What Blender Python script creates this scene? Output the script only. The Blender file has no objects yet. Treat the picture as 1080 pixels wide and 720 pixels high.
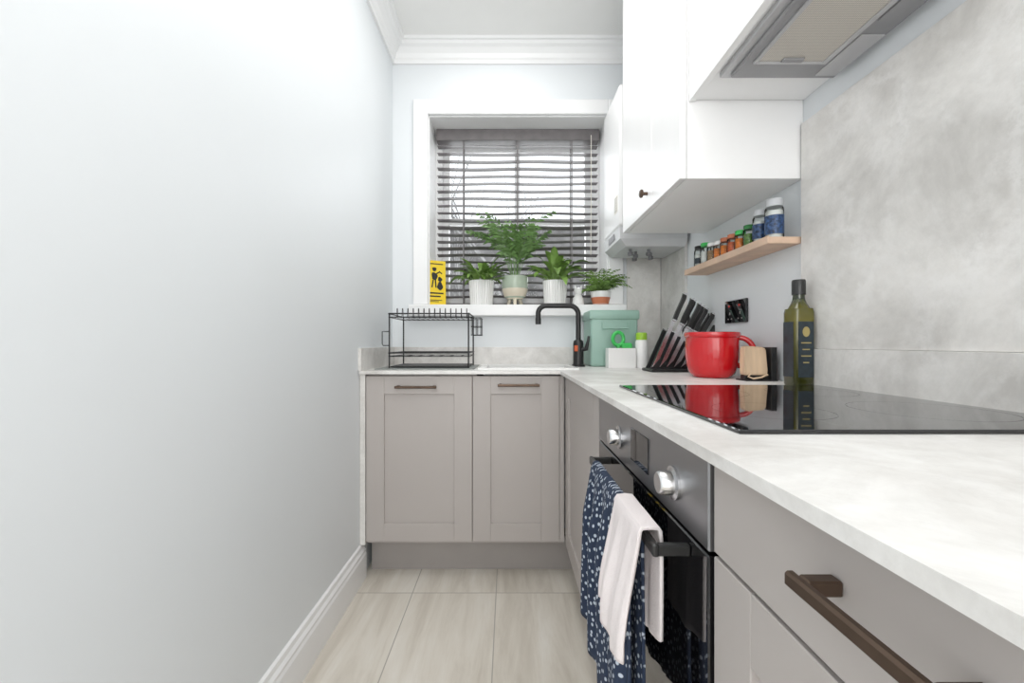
import bpy, bmesh, math, random
from mathutils import Vector, Matrix
random.seed(7)
scene = bpy.context.scene
COL = scene.collection
try:
    scene.view_settings.view_transform = 'Standard'
    scene.view_settings.look = 'None'
except Exception:
    pass

# ------------------------------------------------------------ materials
def base_mat(name):
    m = bpy.data.materials.new(name); m.use_nodes = True
    nt = m.node_tree; b = nt.nodes['Principled BSDF']
    return m, nt, b
def N(nt, t, **kw):
    n = nt.nodes.new(t)
    for k, v in kw.items():
        if k in n.inputs: n.inputs[k].default_value = v
        else: setattr(n, k, v)
    return n
def ramp(nt, stops):
    r = nt.nodes.new('ShaderNodeValToRGB')
    e = r.color_ramp.elements
    while len(e) < len(stops): e.new(0.5)
    for i, (p, c) in enumerate(stops):
        e[i].position = p; e[i].color = (*c, 1) if len(c) == 3 else c
    return r
def M(name, col, rough=0.5, metal=0.0, var=0.05, scale=8.0, bump=0.0, bscale=200.0, spec=None, coat=0.0, stretch=None):
    m, nt, b = base_mat(name)
    tc = N(nt, 'ShaderNodeTexCoord')
    no = N(nt, 'ShaderNodeTexNoise', Scale=scale, Detail=3.0)
    if stretch:
        mp = N(nt, 'ShaderNodeMapping'); mp.inputs['Scale'].default_value = stretch
        nt.links.new(tc.outputs['Object'], mp.inputs['Vector']); nt.links.new(mp.outputs[0], no.inputs['Vector'])
    else:
        nt.links.new(tc.outputs['Object'], no.inputs['Vector'])
    lo = tuple(max(0, c * (1 - var)) for c in col); hi = tuple(min(1, c * (1 + var)) for c in col)
    r = ramp(nt, [(0.3, lo), (0.7, hi)])
    nt.links.new(no.outputs['Fac'], r.inputs['Fac'])
    nt.links.new(r.outputs['Color'], b.inputs['Base Color'])
    b.inputs['Roughness'].default_value = rough
    b.inputs['Metallic'].default_value = metal
    if spec is not None: b.inputs['Specular IOR Level'].default_value = spec
    if coat: b.inputs['Coat Weight'].default_value = coat
    if bump:
        n2 = N(nt, 'ShaderNodeTexNoise', Scale=bscale, Detail=2.0)
        nt.links.new(tc.outputs['Object'], n2.inputs['Vector'])
        bp = N(nt, 'ShaderNodeBump', Strength=bump, Distance=0.002)
        nt.links.new(n2.outputs['Fac'], bp.inputs['Height'])
        nt.links.new(bp.outputs['Normal'], b.inputs['Normal'])
    return m
def marble(name, c_lo, c_hi, vein, rough=0.35, scale=2.2, vein_amt=0.3, cryst=0.35):
    m, nt, b = base_mat(name)
    tc = N(nt, 'ShaderNodeTexCoord')
    mp = N(nt, 'ShaderNodeMapping'); mp.inputs['Location'].default_value = (3.1, 1.7, 5.2); mp.inputs['Rotation'].default_value = (.6, .4, .3)
    nt.links.new(tc.outputs['Object'], mp.inputs['Vector'])
    n1 = N(nt, 'ShaderNodeTexNoise', Scale=scale, Detail=12.0, Roughness=0.64, Distortion=0.6)
    nt.links.new(mp.outputs['Vector'], n1.inputs['Vector'])
    r1 = ramp(nt, [(0.36, c_lo), (0.5, tuple((a + 1.4*q) / 2.4 for a, q in zip(c_lo, c_hi))), (0.60, c_hi)])
    nt.links.new(n1.outputs['Fac'], r1.inputs['Fac'])
    def veins(sc_, warp, width, seed):
        mq = N(nt, 'ShaderNodeMapping'); mq.inputs['Location'].default_value = (seed, seed*.7, -seed)
        nt.links.new(mp.outputs['Vector'], mq.inputs['Vector'])
        nw = N(nt, 'ShaderNodeTexNoise', Scale=sc_*1.7, Detail=9.0, Roughness=0.70)
        nt.links.new(mq.outputs['Vector'], nw.inputs['Vector'])
        sc = N(nt, 'ShaderNodeVectorMath', operation='SCALE'); sc.inputs['Scale'].default_value = warp
        nt.links.new(nw.outputs['Color'], sc.inputs[0])
        ad = N(nt, 'ShaderNodeVectorMath', operation='ADD')
        nt.links.new(mq.outputs['Vector'], ad.inputs[0]); nt.links.new(sc.outputs[0], ad.inputs[1])
        vo = N(nt, 'ShaderNodeTexVoronoi', Scale=sc_); vo.feature = 'DISTANCE_TO_EDGE'
        nt.links.new(ad.outputs[0], vo.inputs['Vector'])
        r2 = ramp(nt, [(0.0, (1, 1, 1)), (width*.4, (.6, .6, .6)), (width, (0, 0, 0))])
        nt.links.new(vo.outputs['Distance'], r2.inputs['Fac'])
        n3 = N(nt, 'ShaderNodeTexNoise', Scale=sc_ * 1.5, Detail=6.0)
        nt.links.new(mq.outputs['Vector'], n3.inputs['Vector'])
        r3 = ramp(nt, [(0.44, (0, 0, 0)), (0.62, (1, 1, 1))])
        nt.links.new(n3.outputs['Fac'], r3.inputs['Fac'])
        mu = N(nt, 'ShaderNodeMath', operation='MULTIPLY')
        nt.links.new(r2.outputs['Color'], mu.inputs[0]); nt.links.new(r3.outputs['Color'], mu.inputs[1])
        return mu
    v1 = veins(scale*.9, .45, .11, 2.3)
    v2 = veins(scale*2.2, .22, .24, 7.9)
    a1 = N(nt, 'ShaderNodeMath', operation='MULTIPLY'); a1.inputs[1].default_value = vein_amt
    nt.links.new(v1.outputs[0], a1.inputs[0])
    a2 = N(nt, 'ShaderNodeMath', operation='MULTIPLY'); a2.inputs[1].default_value = cryst
    nt.links.new(v2.outputs[0], a2.inputs[0])
    sm = N(nt, 'ShaderNodeMath', operation='MAXIMUM')
    nt.links.new(a1.outputs[0], sm.inputs[0]); nt.links.new(a2.outputs[0], sm.inputs[1])
    n4 = N(nt, 'ShaderNodeTexNoise', Scale=scale*9, Detail=6.0, Roughness=0.75)
    nt.links.new(tc.outputs['Object'], n4.inputs['Vector'])
    r4 = ramp(nt, [(0.35, (0.94, 0.94, 0.94)), (0.62, (1.0, 1.0, 1.0))])
    nt.links.new(n4.outputs['Fac'], r4.inputs['Fac'])
    mg = N(nt, 'ShaderNodeMixRGB', blend_type='MULTIPLY'); mg.inputs['Fac'].default_value = 1.0
    nt.links.new(r1.outputs['Color'], mg.inputs['Color1']); nt.links.new(r4.outputs['Color'], mg.inputs['Color2'])
    mx = N(nt, 'ShaderNodeMixRGB'); mx.inputs['Color2'].default_value = (*vein, 1)
    nt.links.new(sm.outputs[0], mx.inputs['Fac']); nt.links.new(mg.outputs['Color'], mx.inputs['Color1'])
    nt.links.new(mx.outputs['Color'], b.inputs['Base Color'])
    b.inputs['Roughness'].default_value = rough
    return m

WALL = M('wall_paint', (0.79, 0.822, 0.845), 0.45, var=0.012, scale=1.5, bump=0.05, bscale=90)
CEIL = M('ceiling_paint', (0.90, 0.90, 0.89), 0.7, var=0.01)
TRIM = M('white_gloss_trim', (0.91, 0.915, 0.92), 0.3, var=0.01)
GREY = M('grey_cabinet_paint', (0.475, 0.44, 0.422), 0.42, var=0.02, scale=3)
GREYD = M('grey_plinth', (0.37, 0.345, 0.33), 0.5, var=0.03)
WHITE = M('white_cabinet', (0.91, 0.91, 0.91), 0.35, var=0.01)
BRONZE = M('dark_bronze', (0.11, 0.075, 0.055), 0.38, metal=0.8, var=0.15, scale=30)
STEEL = M('dark_steel', (0.33, 0.33, 0.34), 0.30, metal=0.9, var=0.08, scale=4)
CHROME = M('brushed_chrome', (0.66, 0.66, 0.67), 0.24, metal=1.0, var=0.03)
HOODM = M('hood_grey_metal', (0.52, 0.52, 0.53), 0.4, metal=0.35, var=0.03)
HOODD = M('hood_dark_grey', (0.32, 0.32, 0.33), 0.4, metal=0.3, var=0.05)
BLACKG = M('black_glass', (0.006, 0.006, 0.007), 0.03, var=0.0, coat=0.3)
BLACK = M('matt_black', (0.015, 0.015, 0.016), 0.42, var=0.1)
BLACKP = M('black_plastic', (0.02, 0.02, 0.02), 0.3, var=0.1)
CERAM = M('white_ceramic', (0.88, 0.88, 0.87), 0.18, var=0.01)
BLIND = M('grey_blind_wood', (0.175, 0.162, 0.165), 0.45, var=0.12, scale=20)
WOODS = M('pale_oak', (0.74, 0.53, 0.39), 0.5, var=0.12, scale=14)
WOOD2 = M('beech_wood', (0.72, 0.53, 0.36), 0.55, var=0.22, scale=30, stretch=(1, 1, .12))
RED = M('red_gloss', (0.60, 0.008, 0.014), 0.12, var=0.03, coat=0.5)
MINT = M('mint_enamel', (0.31, 0.48, 0.41), 0.4, var=0.03)
SOIL = M('soil', (0.05, 0.03, 0.02), 0.9, var=0.3, scale=60, bump=0.6, bscale=120)
LEAF = M('leaf_green', (0.18, 0.31, 0.07), 0.45, var=0.5, scale=14)
LEAFD = M('palm_leaf_green', (0.12, 0.23, 0.065), 0.45, var=0.55, scale=14)
TERRA = M('terracotta', (0.60, 0.20, 0.10), 0.5, var=0.1)
GLAZE = M('sage_glaze', (0.44, 0.52, 0.42), 0.25, var=0.1)
CREAM = M('cream_glaze', (0.75, 0.68, 0.55), 0.3, var=0.06)
YELLOW = M('yellow_cover', (0.88, 0.64, 0.03), 0.45, var=0.03)
PAPER = M('paper_pages', (0.85, 0.82, 0.74), 0.8, var=0.04)
GREENP = M('bright_green_plastic', (0.06, 0.55, 0.12), 0.35, var=0.05)
DGREEN = M('dark_green_cap', (0.03, 0.20, 0.05), 0.35, var=0.05)
LIME = M('lime_cap', (0.35, 0.62, 0.05), 0.35, var=0.05)
BLUEL = M('blue_label', (0.03, 0.07, 0.17), 0.4, var=0.9, scale=120)
DARKL = M('dark_muted_label', (0.022, 0.035, 0.045), 0.4, var=0.3, scale=60)
GOLD = M('gold_print', (0.45, 0.36, 0.14), 0.4, var=0.1)
REDP = M('red_switch', (0.8, 0.02, 0.02), 0.4, var=0.0)
REDO = M('red_orange_accent', (0.62, 0.10, 0.02), 0.4, var=0.05)
ORANGE = M('orange_spice', (0.78, 0.23, 0.03), 0.5, var=0.25, scale=120)
REDSP = M('paprika_spice', (0.62, 0.12, 0.03), 0.5, var=0.25, scale=120)
GREENS = M('herb_spice', (0.14, 0.26, 0.06), 0.5, var=0.5, scale=160)
BROWNS = M('brown_spice', (0.36, 0.22, 0.11), 0.5, var=0.4, scale=120)
SALT = M('salt_white', (0.80, 0.80, 0.78), 0.4, var=0.05, scale=100)
GREYLID = M('pale_grey_lid', (0.60, 0.62, 0.64), 0.35, var=0.03)
BRICK = M('dull_brick', (0.27, 0.26, 0.26), 0.9, var=0.35, scale=2)
BARK_HAZED = M('hazed_bark', (0.42, 0.41, 0.41), 0.9, var=0.3)  # bark grey lightened, overexposed outdoor haze put into the colour
GRASS = M('grass', (0.06, 0.09, 0.03), 0.9, var=0.3)
BLADE = M('blade_steel', (0.68, 0.68, 0.70), 0.25, metal=1.0, var=0.03)
BOILG = M('boiler_grey', (0.62, 0.63, 0.64), .4)
BOILD = M('boiler_dark_fitting', (0.16, 0.16, 0.17), .4)
WTOWEL = M('pinkish_white_cotton', (0.84, 0.78, 0.78), 0.9, var=0.03, bump=0.6, bscale=500)
MARBLE_TOP = marble('marble_worktop', (0.66, 0.64, 0.615), (0.87, 0.86, 0.84), (0.93, 0.93, 0.92), 0.38, 4.2, 0.4, .35)
MARBLE_SPL = marble('marble_splashback', (0.61, 0.592, 0.568), (0.84, 0.822, 0.795), (0.93, 0.92, 0.91), 0.38, 3.4, 0.5, .4)
MARBLE_UP = marble('marble_upstand', (0.61, 0.592, 0.568), (0.82, 0.805, 0.78), (0.92, 0.91, 0.90), 0.38, 5.0, 0.4, .3)

def floor_mat():
    m, nt, b = base_mat('stone_tile_floor')
    tc = N(nt, 'ShaderNodeTexCoord'); sp = N(nt, 'ShaderNodeSeparateXYZ')
    nt.links.new(tc.outputs['Object'], sp.inputs[0])
    ax = N(nt, 'ShaderNodeMath', operation='ADD'); ax.inputs[1].default_value = 0.05 + 3.45
    ay = N(nt, 'ShaderNodeMath', operation='ADD'); ay.inputs[1].default_value = -1.723 + 6.9
    nt.links.new(sp.outputs['X'], ax.inputs[0]); nt.links.new(sp.outputs['Y'], ay.inputs[0])
    cb = N(nt, 'ShaderNodeCombineXYZ')
    nt.links.new(ay.outputs[0], cb.inputs[0]); nt.links.new(ax.outputs[0], cb.inputs[1])
    br = N(nt, 'ShaderNodeTexBrick'); br.offset = 0.0
    br.inputs['Scale'].default_value = 1.0; br.inputs['Brick Width'].default_value = 0.69
    br.inputs['Row Height'].default_value = 0.345; br.inputs['Mortar Size'].default_value = 0.0020
    br.inputs['Color1'].default_value = (0.0, 0, 0, 1); br.inputs['Color2'].default_value = (1, 1, 1, 1)
    br.inputs['Mortar'].default_value = (0.5, 0.5, 0.5, 1)
    nt.links.new(cb.outputs[0], br.inputs['Vector'])
    mp = N(nt, 'ShaderNodeMapping'); mp.inputs['Scale'].default_value = (9.0, 1.2, 1); mp.inputs['Rotation'].default_value = (0, 0, 0.22)
    av = N(nt, 'ShaderNodeVectorMath', operation='ADD')
    sc = N(nt, 'ShaderNodeVectorMath', operation='SCALE'); sc.inputs['Scale'].default_value = 7.0
    nt.links.new(br.outputs['Color'], sc.inputs[0])
    nt.links.new(tc.outputs['Object'], av.inputs[0]); nt.links.new(sc.outputs[0], av.inputs[1])
    nt.links.new(av.outputs[0], mp.inputs['Vector'])
    no = N(nt, 'ShaderNodeTexNoise', Scale=1.3, Detail=8.0, Roughness=0.62, Distortion=0.5)
    nt.links.new(mp.outputs[0], no.inputs['Vector'])
    r = ramp(nt, [(0.3, (0.60, 0.55, 0.475)), (0.5, (0.75, 0.705, 0.63)), (0.7, (0.84, 0.81, 0.75))])
    nt.links.new(no.outputs['Fac'], r.inputs['Fac'])
    mx = N(nt, 'ShaderNodeMixRGB'); mx.inputs['Color2'].default_value = (0.44, 0.41, 0.36, 1)
    nt.links.new(br.outputs['Fac'], mx.inputs['Fac']); nt.links.new(r.outputs['Color'], mx.inputs['Color1'])
    nt.links.new(mx.outputs['Color'], b.inputs['Base Color'])
    b.inputs['Roughness'].default_value = 0.4
    return m
FLOOR = floor_mat()
def towel_blue():
    m, nt, b = base_mat('navy_patterned_cotton')
    tc = N(nt, 'ShaderNodeTexCoord'); sp = N(nt, 'ShaderNodeSeparateXYZ')
    nt.links.new(tc.outputs['Object'], sp.inputs[0])
    cb = N(nt, 'ShaderNodeCombineXYZ')
    nt.links.new(sp.outputs['Y'], cb.inputs[0]); nt.links.new(sp.outputs['Z'], cb.inputs[1])
    mp = N(nt, 'ShaderNodeMapping'); mp.inputs['Scale'].default_value = (1, .62, 1); mp.inputs['Rotation'].default_value = (0, 0, .5)
    nt.links.new(cb.outputs[0], mp.inputs['Vector'])
    v = N(nt, 'ShaderNodeTexVoronoi', Scale=105.0, Randomness=0.8); v.voronoi_dimensions = '2D'
    nt.links.new(mp.outputs[0], v.inputs['Vector'])
    r = ramp(nt, [(0.17, (0.52, 0.58, 0.66)), (0.25, (0.020, 0.034, 0.070))])
    nt.links.new(v.outputs['Distance'], r.inputs['Fac'])
    nt.links.new(r.outputs['Color'], b.inputs['Base Color'])
    b.inputs['Roughness'].default_value = 0.9
    return m
NAVYT = towel_blue()
def oil_mat():
    m, nt, b = base_mat('olive_oil_glass')
    tc = N(nt, 'ShaderNodeTexCoord'); sp = N(nt, 'ShaderNodeSeparateXYZ')
    nt.links.new(tc.outputs['Object'], sp.inputs[0])
    mr = N(nt, 'ShaderNodeMapRange'); mr.inputs['From Max'].default_value = .27
    nt.links.new(sp.outputs['Z'], mr.inputs['Value'])
    r = ramp(nt, [(0.0, (.03, .035, .005)), (.35, (.06, .058, .006)), (.68, (.13, .115, .010)), (.82, (.09, .085, .01)), (.9, (.02, .03, .008))])
    nt.links.new(mr.outputs[0], r.inputs['Fac']); nt.links.new(r.outputs['Color'], b.inputs['Base Color'])
    b.inputs['Roughness'].default_value = .06; b.inputs['Coat Weight'].default_value = .5
    return m
OILG = oil_mat()
def filter_mat():
    m, nt, b = base_mat('filter_mesh')
    tc = N(nt, 'ShaderNodeTexCoord')
    ch = N(nt, 'ShaderNodeTexChecker', Scale=330.0)
    mp = N(nt, 'ShaderNodeMapping'); mp.inputs['Rotation'].default_value = (0, 0, 0.785)
    nt.links.new(tc.outputs['Object'], mp.inputs['Vector']); nt.links.new(mp.outputs[0], ch.inputs['Vector'])
    ch.inputs['Color1'].default_value = (0.66, 0.62, 0.56, 1); ch.inputs['Color2'].default_value = (0.44, 0.42, 0.385, 1)
    nt.links.new(ch.outputs['Color'], b.inputs['Base Color'])
    b.inputs['Roughness'].default_value = 0.5; b.inputs['Metallic'].default_value = 0.2
    return m
FILTER = filter_mat()
def glass_thin(name, tint=(1, 1, 1), gl=0.1):
    m, nt, b = base_mat(name); nt.nodes.remove(b)
    out = nt.nodes['Material Output']
    t = N(nt, 'ShaderNodeBsdfTransparent'); t.inputs['Color'].default_value = (*tint, 1)
    g = N(nt, 'ShaderNodeBsdfGlossy'); g.inputs['Roughness'].default_value = 0.03
    lw = N(nt, 'ShaderNodeLayerWeight', Blend=gl)
    mx = N(nt, 'ShaderNodeMixShader')
    nt.links.new(lw.outputs['Fresnel'], mx.inputs[0]); nt.links.new(t.outputs[0], mx.inputs[1]); nt.links.new(g.outputs[0], mx.inputs[2])
    nt.links.new(mx.outputs[0], out.inputs['Surface'])
    return m
PANE = glass_thin('window_glass')
JARG = glass_thin('clear_jar_glass', (0.95, 0.97, 0.96), 0.25)

# ------------------------------------------------------------ builders
def thing(name, label, cat, loc=(0, 0, 0), group=None):
    e = bpy.data.objects.new(name, None); e.empty_display_size = 0.05
    e.location = loc; COL.objects.link(e)
    e['label'] = label; e['category'] = cat
    if group: e['group'] = group
    return e
def root_loc(p):
    v = Vector((0, 0, 0))
    while p is not None:
        v += p.location; p = p.parent
    return v
def fin(name, bm, mat, parent=None, smooth=False, label=None, mats=None, loc=None):
    me = bpy.data.meshes.new(name)
    off = root_loc(parent) if parent else (Vector(loc) if loc else Vector((0, 0, 0)))
    bmesh.ops.translate(bm, verts=bm.verts, vec=-off)
    bmesh.ops.recalc_face_normals(bm, faces=bm.faces)
    bm.to_mesh(me); bm.free()
    for mm in (mats or [mat]): me.materials.append(mm)
    if smooth:
        for p in me.polygons: p.use_smooth = True
        try: me.set_sharp_from_angle(angle=math.radians(40))
        except Exception: pass
    o = bpy.data.objects.new(name, me); COL.objects.link(o)
    if parent: o.parent = parent
    elif loc: o.location = off
    if label: o['label'] = label
    return o
def add_box(bm, b, bevel=0.0, mi=0, seg=1):
    x0, x1, y0, y1, z0, z1 = b
    vs = [bm.verts.new(c) for c in [(x0,y0,z0),(x1,y0,z0),(x1,y1,z0),(x0,y1,z0),(x0,y0,z1),(x1,y0,z1),(x1,y1,z1),(x0,y1,z1)]]
    fs = [bm.faces.new([vs[i] for i in f]) for f in [(0,3,2,1),(4,5,6,7),(0,1,5,4),(1,2,6,5),(2,3,7,6),(3,0,4,7)]]
    for f in fs: f.material_index = mi
    if bevel > 0:
        es = set(e for f in fs for e in f.edges)
        r = bmesh.ops.bevel(bm, geom=list(es), offset=bevel, segments=seg, affect='EDGES', profile=0.5)
        for f in r['faces']: f.material_index = mi
    return vs
def boxes(name, bl, mat, parent=None, bevel=0.0, seg=1, label=None, mats=None, smooth=False, loc=None):
    bm = bmesh.new()
    for b in bl:
        if len(b) == 7: add_box(bm, b[:6], bevel, b[6], seg)
        else: add_box(bm, b, bevel, 0, seg)
    return fin(name, bm, mat, parent, smooth, label, mats, loc)
def struct(o, label=None):
    o['kind'] = 'structure'
    if label: o['label'] = label
    return o
def top(o, label, cat, group=None):
    o['label'] = label; o['category'] = cat
    if group: o['group'] = group
    return o
def lathe_bm(bm, prof, c, n=32, mi=0, rib=0, ribamp=0, sx=1, sy=1, close=True, sq=0.0):
    rings = []
    for (r, z) in prof:
        ring = []
        for i in range(n):
            a = 2 * math.pi * i / n
            rr = r * (1 + (ribamp * math.cos(rib * a) if rib else 0))
            if sq:
                p = 2 + 4*sq
                rr *= (abs(math.cos(a))**p + abs(math.sin(a))**p) ** (-1/p)
            ring.append(bm.verts.new((c[0] + rr * math.cos(a) * sx, c[1] + rr * math.sin(a) * sy, c[2] + z)))
        rings.append(ring)
    for a, b in zip(rings[:-1], rings[1:]):
        for i in range(n):
            f = bm.faces.new([a[i], a[(i+1) % n], b[(i+1) % n], b[i]]); f.material_index = mi
    if close:
        for ring in (rings[0], rings[-1]):
            try: f = bm.faces.new(ring); f.material_index = mi
            except ValueError: pass
def lathe(name, prof, c, mat, parent=None, n=32, smooth=True, label=None, **kw):
    bm = bmesh.new(); lathe_bm(bm, prof, c, n, **kw)
    return fin(name, bm, mat, parent, smooth, label)
def tube_bm(bm, pts, r, n=8, closed=False, mi=0, cap=True):
    pts = [Vector(p) for p in pts]; rings = []; L = len(pts); prev = None
    for i, p in enumerate(pts):
        if closed: d = pts[(i+1) % L] - pts[i-1]
        else: d = pts[min(i+1, L-1)] - pts[max(i-1, 0)]
        d.normalize()
        if prev is None:
            u = d.orthogonal().normalized()
        else:
            u = (prev - d * prev.dot(d))
            u = u.normalized() if u.length > 1e-6 else d.orthogonal().normalized()
        prev = u; v = d.cross(u)
        rr = r[i] if isinstance(r, (list, tuple)) else r
        rings.append([bm.verts.new(p + (u * math.cos(2*math.pi*k/n) + v * math.sin(2*math.pi*k/n)) * rr) for k in range(n)])
    pr = list(zip(rings[:-1], rings[1:])) + ([(rings[-1], rings[0])] if closed else [])
    for a, b in pr:
        for k in range(n):
            f = bm.faces.new([a[k], a[(k+1) % n], b[(k+1) % n], b[k]]); f.material_index = mi
    if cap and not closed:
        for rg in (rings[0], rings[-1]):
            f = bm.faces.new(rg); f.material_index = mi
def tube(name, pts, r, mat, parent=None, n=12, closed=False):
    bm = bmesh.new(); tube_bm(bm, pts, r, n, closed)
    return fin(name, bm, mat, parent, True)
def arc(c, r, a0, a1, n, ax='xz'):
    out = []
    for i in range(n + 1):
        a = a0 + (a1 - a0) * i / n
        p, q = r * math.cos(a), r * math.sin(a)
        out.append((c[0]+p, c[1], c[2]+q) if ax == 'xz' else ((c[0], c[1]+p, c[2]+q) if ax == 'yz' else (c[0]+p, c[1]+q, c[2])))
    return out
def slab(name, us, vs, inc, w0, w1, mp, mat, parent=None):
    bm = bmesh.new(); V = {}
    def g(i, j, k):
        key = (i, j, k)
        if key not in V: V[key] = bm.verts.new(mp(us[i], vs[j], w1 if k else w0))
        return V[key]
    nu, nv = len(us)-1, len(vs)-1
    ok = lambda i, j: 0 <= i < nu and 0 <= j < nv and inc((us[i]+us[i+1])/2, (vs[j]+vs[j+1])/2)
    for i in range(nu):
        for j in range(nv):
            if not ok(i, j): continue
            for k in (0, 1): bm.faces.new([g(i,j,k), g(i+1,j,k), g(i+1,j+1,k), g(i,j+1,k)])
            for (a, b, c, d) in ((i-1,j,(i,j),(i,j+1)), (i+1,j,(i+1,j),(i+1,j+1)), (i,j-1,(i,j),(i+1,j)), (i,j+1,(i,j+1),(i+1,j+1))):
                if not ok(a, b): bm.faces.new([g(*c,0), g(*d,0), g(*d,1), g(*c,1)])
    return fin(name, bm, mat, parent)

# ------------------------------------------------------------ dimensions
XL, XR = -0.645, 0.86
YF = 2.33; YN = -1.6
CZ = 2.69; WT = 0.912; WB = 0.898
F = 0.245
D1 = 1.811

# ------------------------------------------------------------ room shell
struct(boxes('floor', [(XL-.1, XR+.1, YN-.1, YF+.1, -.1, 0)], FLOOR), 'pale stone-look tiled floor')
struct(boxes('ceiling', [(XL-.1, XR+.1, YN-.1, YF+.3, CZ, CZ+.1)], CEIL), 'white painted ceiling')
struct(boxes('wall_left', [(XL-.1, XL, YN, YF+.3, 0, CZ)], WALL), 'pale blue-white painted wall')
struct(boxes('wall_right', [(XR, XR+.1, YN, YF+.3, 0, CZ)], WALL), 'pale blue-white painted wall')
struct(boxes('wall_front', [(XL-.1, XR+.1, YN-.1, YN, 0, CZ)], WALL), 'painted wall')
WX0, WX1, WZ0, WZ1 = -.445, .556, 1.20, 2.30
struct(slab('wall_back', [XL, WX0, WX1, XR], [0, WZ0, WZ1, CZ], lambda u, v: not (WX0 < u < WX1 and WZ0 < v < WZ1),
            YF, YF+.3, lambda u, v, w: (u, w, v), WALL), 'pale painted wall with a window opening')
def cornice(name, horiz):
    prof = [(0, 0), (.012, 0), (.014, .018), (.022, .026), (.03, .045), (.05, .066), (.066, .074), (.07, .09), (.082, .092), (.085, .105), (0, .105)]
    bm = bmesh.new(); R = []
    zb = CZ - .105
    for t in (0, 1):
        ring = []
        for (o, h) in prof:
            if horiz: ring.append(bm.verts.new(((XL + o) if t == 0 else XR, YF - o, zb + h)))
            else: ring.append(bm.verts.new((XL + o, YN if t == 0 else YF - o, zb + h)))
        R.append(ring)
    n = len(prof)
    for i in range(n): bm.faces.new([R[0][i], R[0][(i+1) % n], R[1][(i+1) % n], R[1][i]])
    bm.faces.new(R[0]); bm.faces.new(R[1])
    return struct(fin(name, bm, TRIM), 'moulded white plaster cornice')
cornice('trim_1', True); cornice('trim_2', False)
def baseboard():
    prof = [(0, 0), (.020, 0), (.020, .105), (.016, .115), (.017, .125), (.010, .135), (.008, .150), (0, .155)]
    bm = bmesh.new(); R = []
    for y in (YN, D1 + .03):
        R.append([bm.verts.new((XL + o, y, h)) for o, h in prof])
    n = len(prof)
    for i in range(n): bm.faces.new([R[0][i], R[0][(i+1) % n], R[1][(i+1) % n], R[1][i]])
    bm.faces.new(R[0]); bm.faces.new(R[1])
    return struct(fin('baseboard_left', bm, TRIM), 'tall white moulded skirting board')
baseboard()
aw = .082
struct(boxes('trim_3', [(WX0-aw, WX0, YF-.022, YF, 1.245, WZ1+aw), (WX1, WX1+aw, YF-.022, YF, 1.245, WZ1+aw), (WX0, WX1, YF-.022, YF, WZ1, WZ1+aw)], TRIM, bevel=.004), 'white window architrave')
# white lining of the window reveal
struct(boxes('trim_5', [(WX0, WX0+.006, YF, YF+.2, 1.243, WZ1), (WX1-.006, WX1, YF, YF+.2, 1.243, WZ1), (WX0+.006, WX1-.006, YF, YF+.2, WZ1-.006, WZ1)], TRIM), 'white painted lining of the window reveal')
SZ = 1.242
struct(boxes('trim_4', [(WX0-.10, WX1+.09, YF-.06, YF, SZ-.062, SZ), (WX0, WX1, YF, YF+.2, SZ-.042, SZ)], TRIM, bevel=.004), 'white window sill board')
WY = YF + .20
win = thing('window_1', 'white timber sash window', 'window', (0, WY, SZ)); win['kind'] = 'structure'; del win['category']
boxes('frame', [(WX0, WX0+.045, WY, WY+.09, SZ, WZ1), (WX1-.045, WX1, WY, WY+.09, SZ, WZ1), (WX0+.045, WX1-.045, WY, WY+.09, WZ1-.05, WZ1), (WX0+.045, WX1-.045, WY, WY+.09, SZ-.04, SZ+.03)], TRIM, win, .003)
cx = (WX0+WX1)/2
def sash(y, z0, z1):
    a, b = WX0+.045, WX1-.045
    boxes('sash', [(a, a+.04, y, y+.035, z0, z1), (b-.04, b, y, y+.035, z0, z1), (a+.04, b-.04, y, y+.035, z0, z0+.045), (a+.04, b-.04, y, y+.035, z1-.04, z1), (cx-.014, cx+.014, y+.005, y+.03, z0+.045, z1-.04)], TRIM, win, .002)
    boxes('window_pane', [(a+.04, b-.04, y+.015, y+.019, z0+.045, z1-.04)], PANE, win)
sash(WY+.01, SZ+.03, 1.79); sash(WY+.05, 1.75, WZ1-.05)

BY = YF + .160
bl = thing('venetian_blind', 'dark grey wooden venetian blind lowered over the window', 'blind', (cx, BY, WZ1))
bx0, bx1 = WX0+.02, WX1-.02
boxes('headrail', [(bx0, bx1, BY-.035, BY+.03, WZ1-.075, WZ1-.008)], BLIND, bl, .003)
bm = bmesh.new()
z = WZ1 - .10
k = 0
while z > SZ + .05:
    up = z > 1.78
    tilt = math.radians(1 + 2*math.sin(k*1.7)) if up else math.radians(-9 + 4*math.sin(k*2.1))
    hwid = .022
    dy, dz = hwid*math.cos(tilt), hwid*math.sin(tilt)
    nseg = 14; prev = None
    for i in range(nseg+1):
        x = bx0 + .005 + (bx1 - bx0 - .01) * i / nseg
        sg = .0028*math.sin(i*.75 + k*.8)
        cur = [bm.verts.new((x, BY-dy, z-dz+sg)), bm.verts.new((x, BY, z+.002+sg)), bm.verts.new((x, BY+dy, z+dz+sg)), bm.verts.new((x, BY+dy, z+dz-.0024+sg)), bm.verts.new((x, BY, z-.0004+sg)), bm.verts.new((x, BY-dy, z-dz-.0024+sg))]
        if prev:
            for j in range(6): bm.faces.new([prev[j], prev[(j+1) % 6], cur[(j+1) % 6], cur[j]])
        else: bm.faces.new(cur)
        prev = cur
    bm.faces.new(prev)
    z -= .044 if up else .041; k += 1
fin('slat', bm, BLIND, bl)
boxes('bottom_rail', [(bx0, bx1, BY-.022, BY+.022, SZ+.004, SZ+.026)], BLIND, bl, .003)
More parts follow.
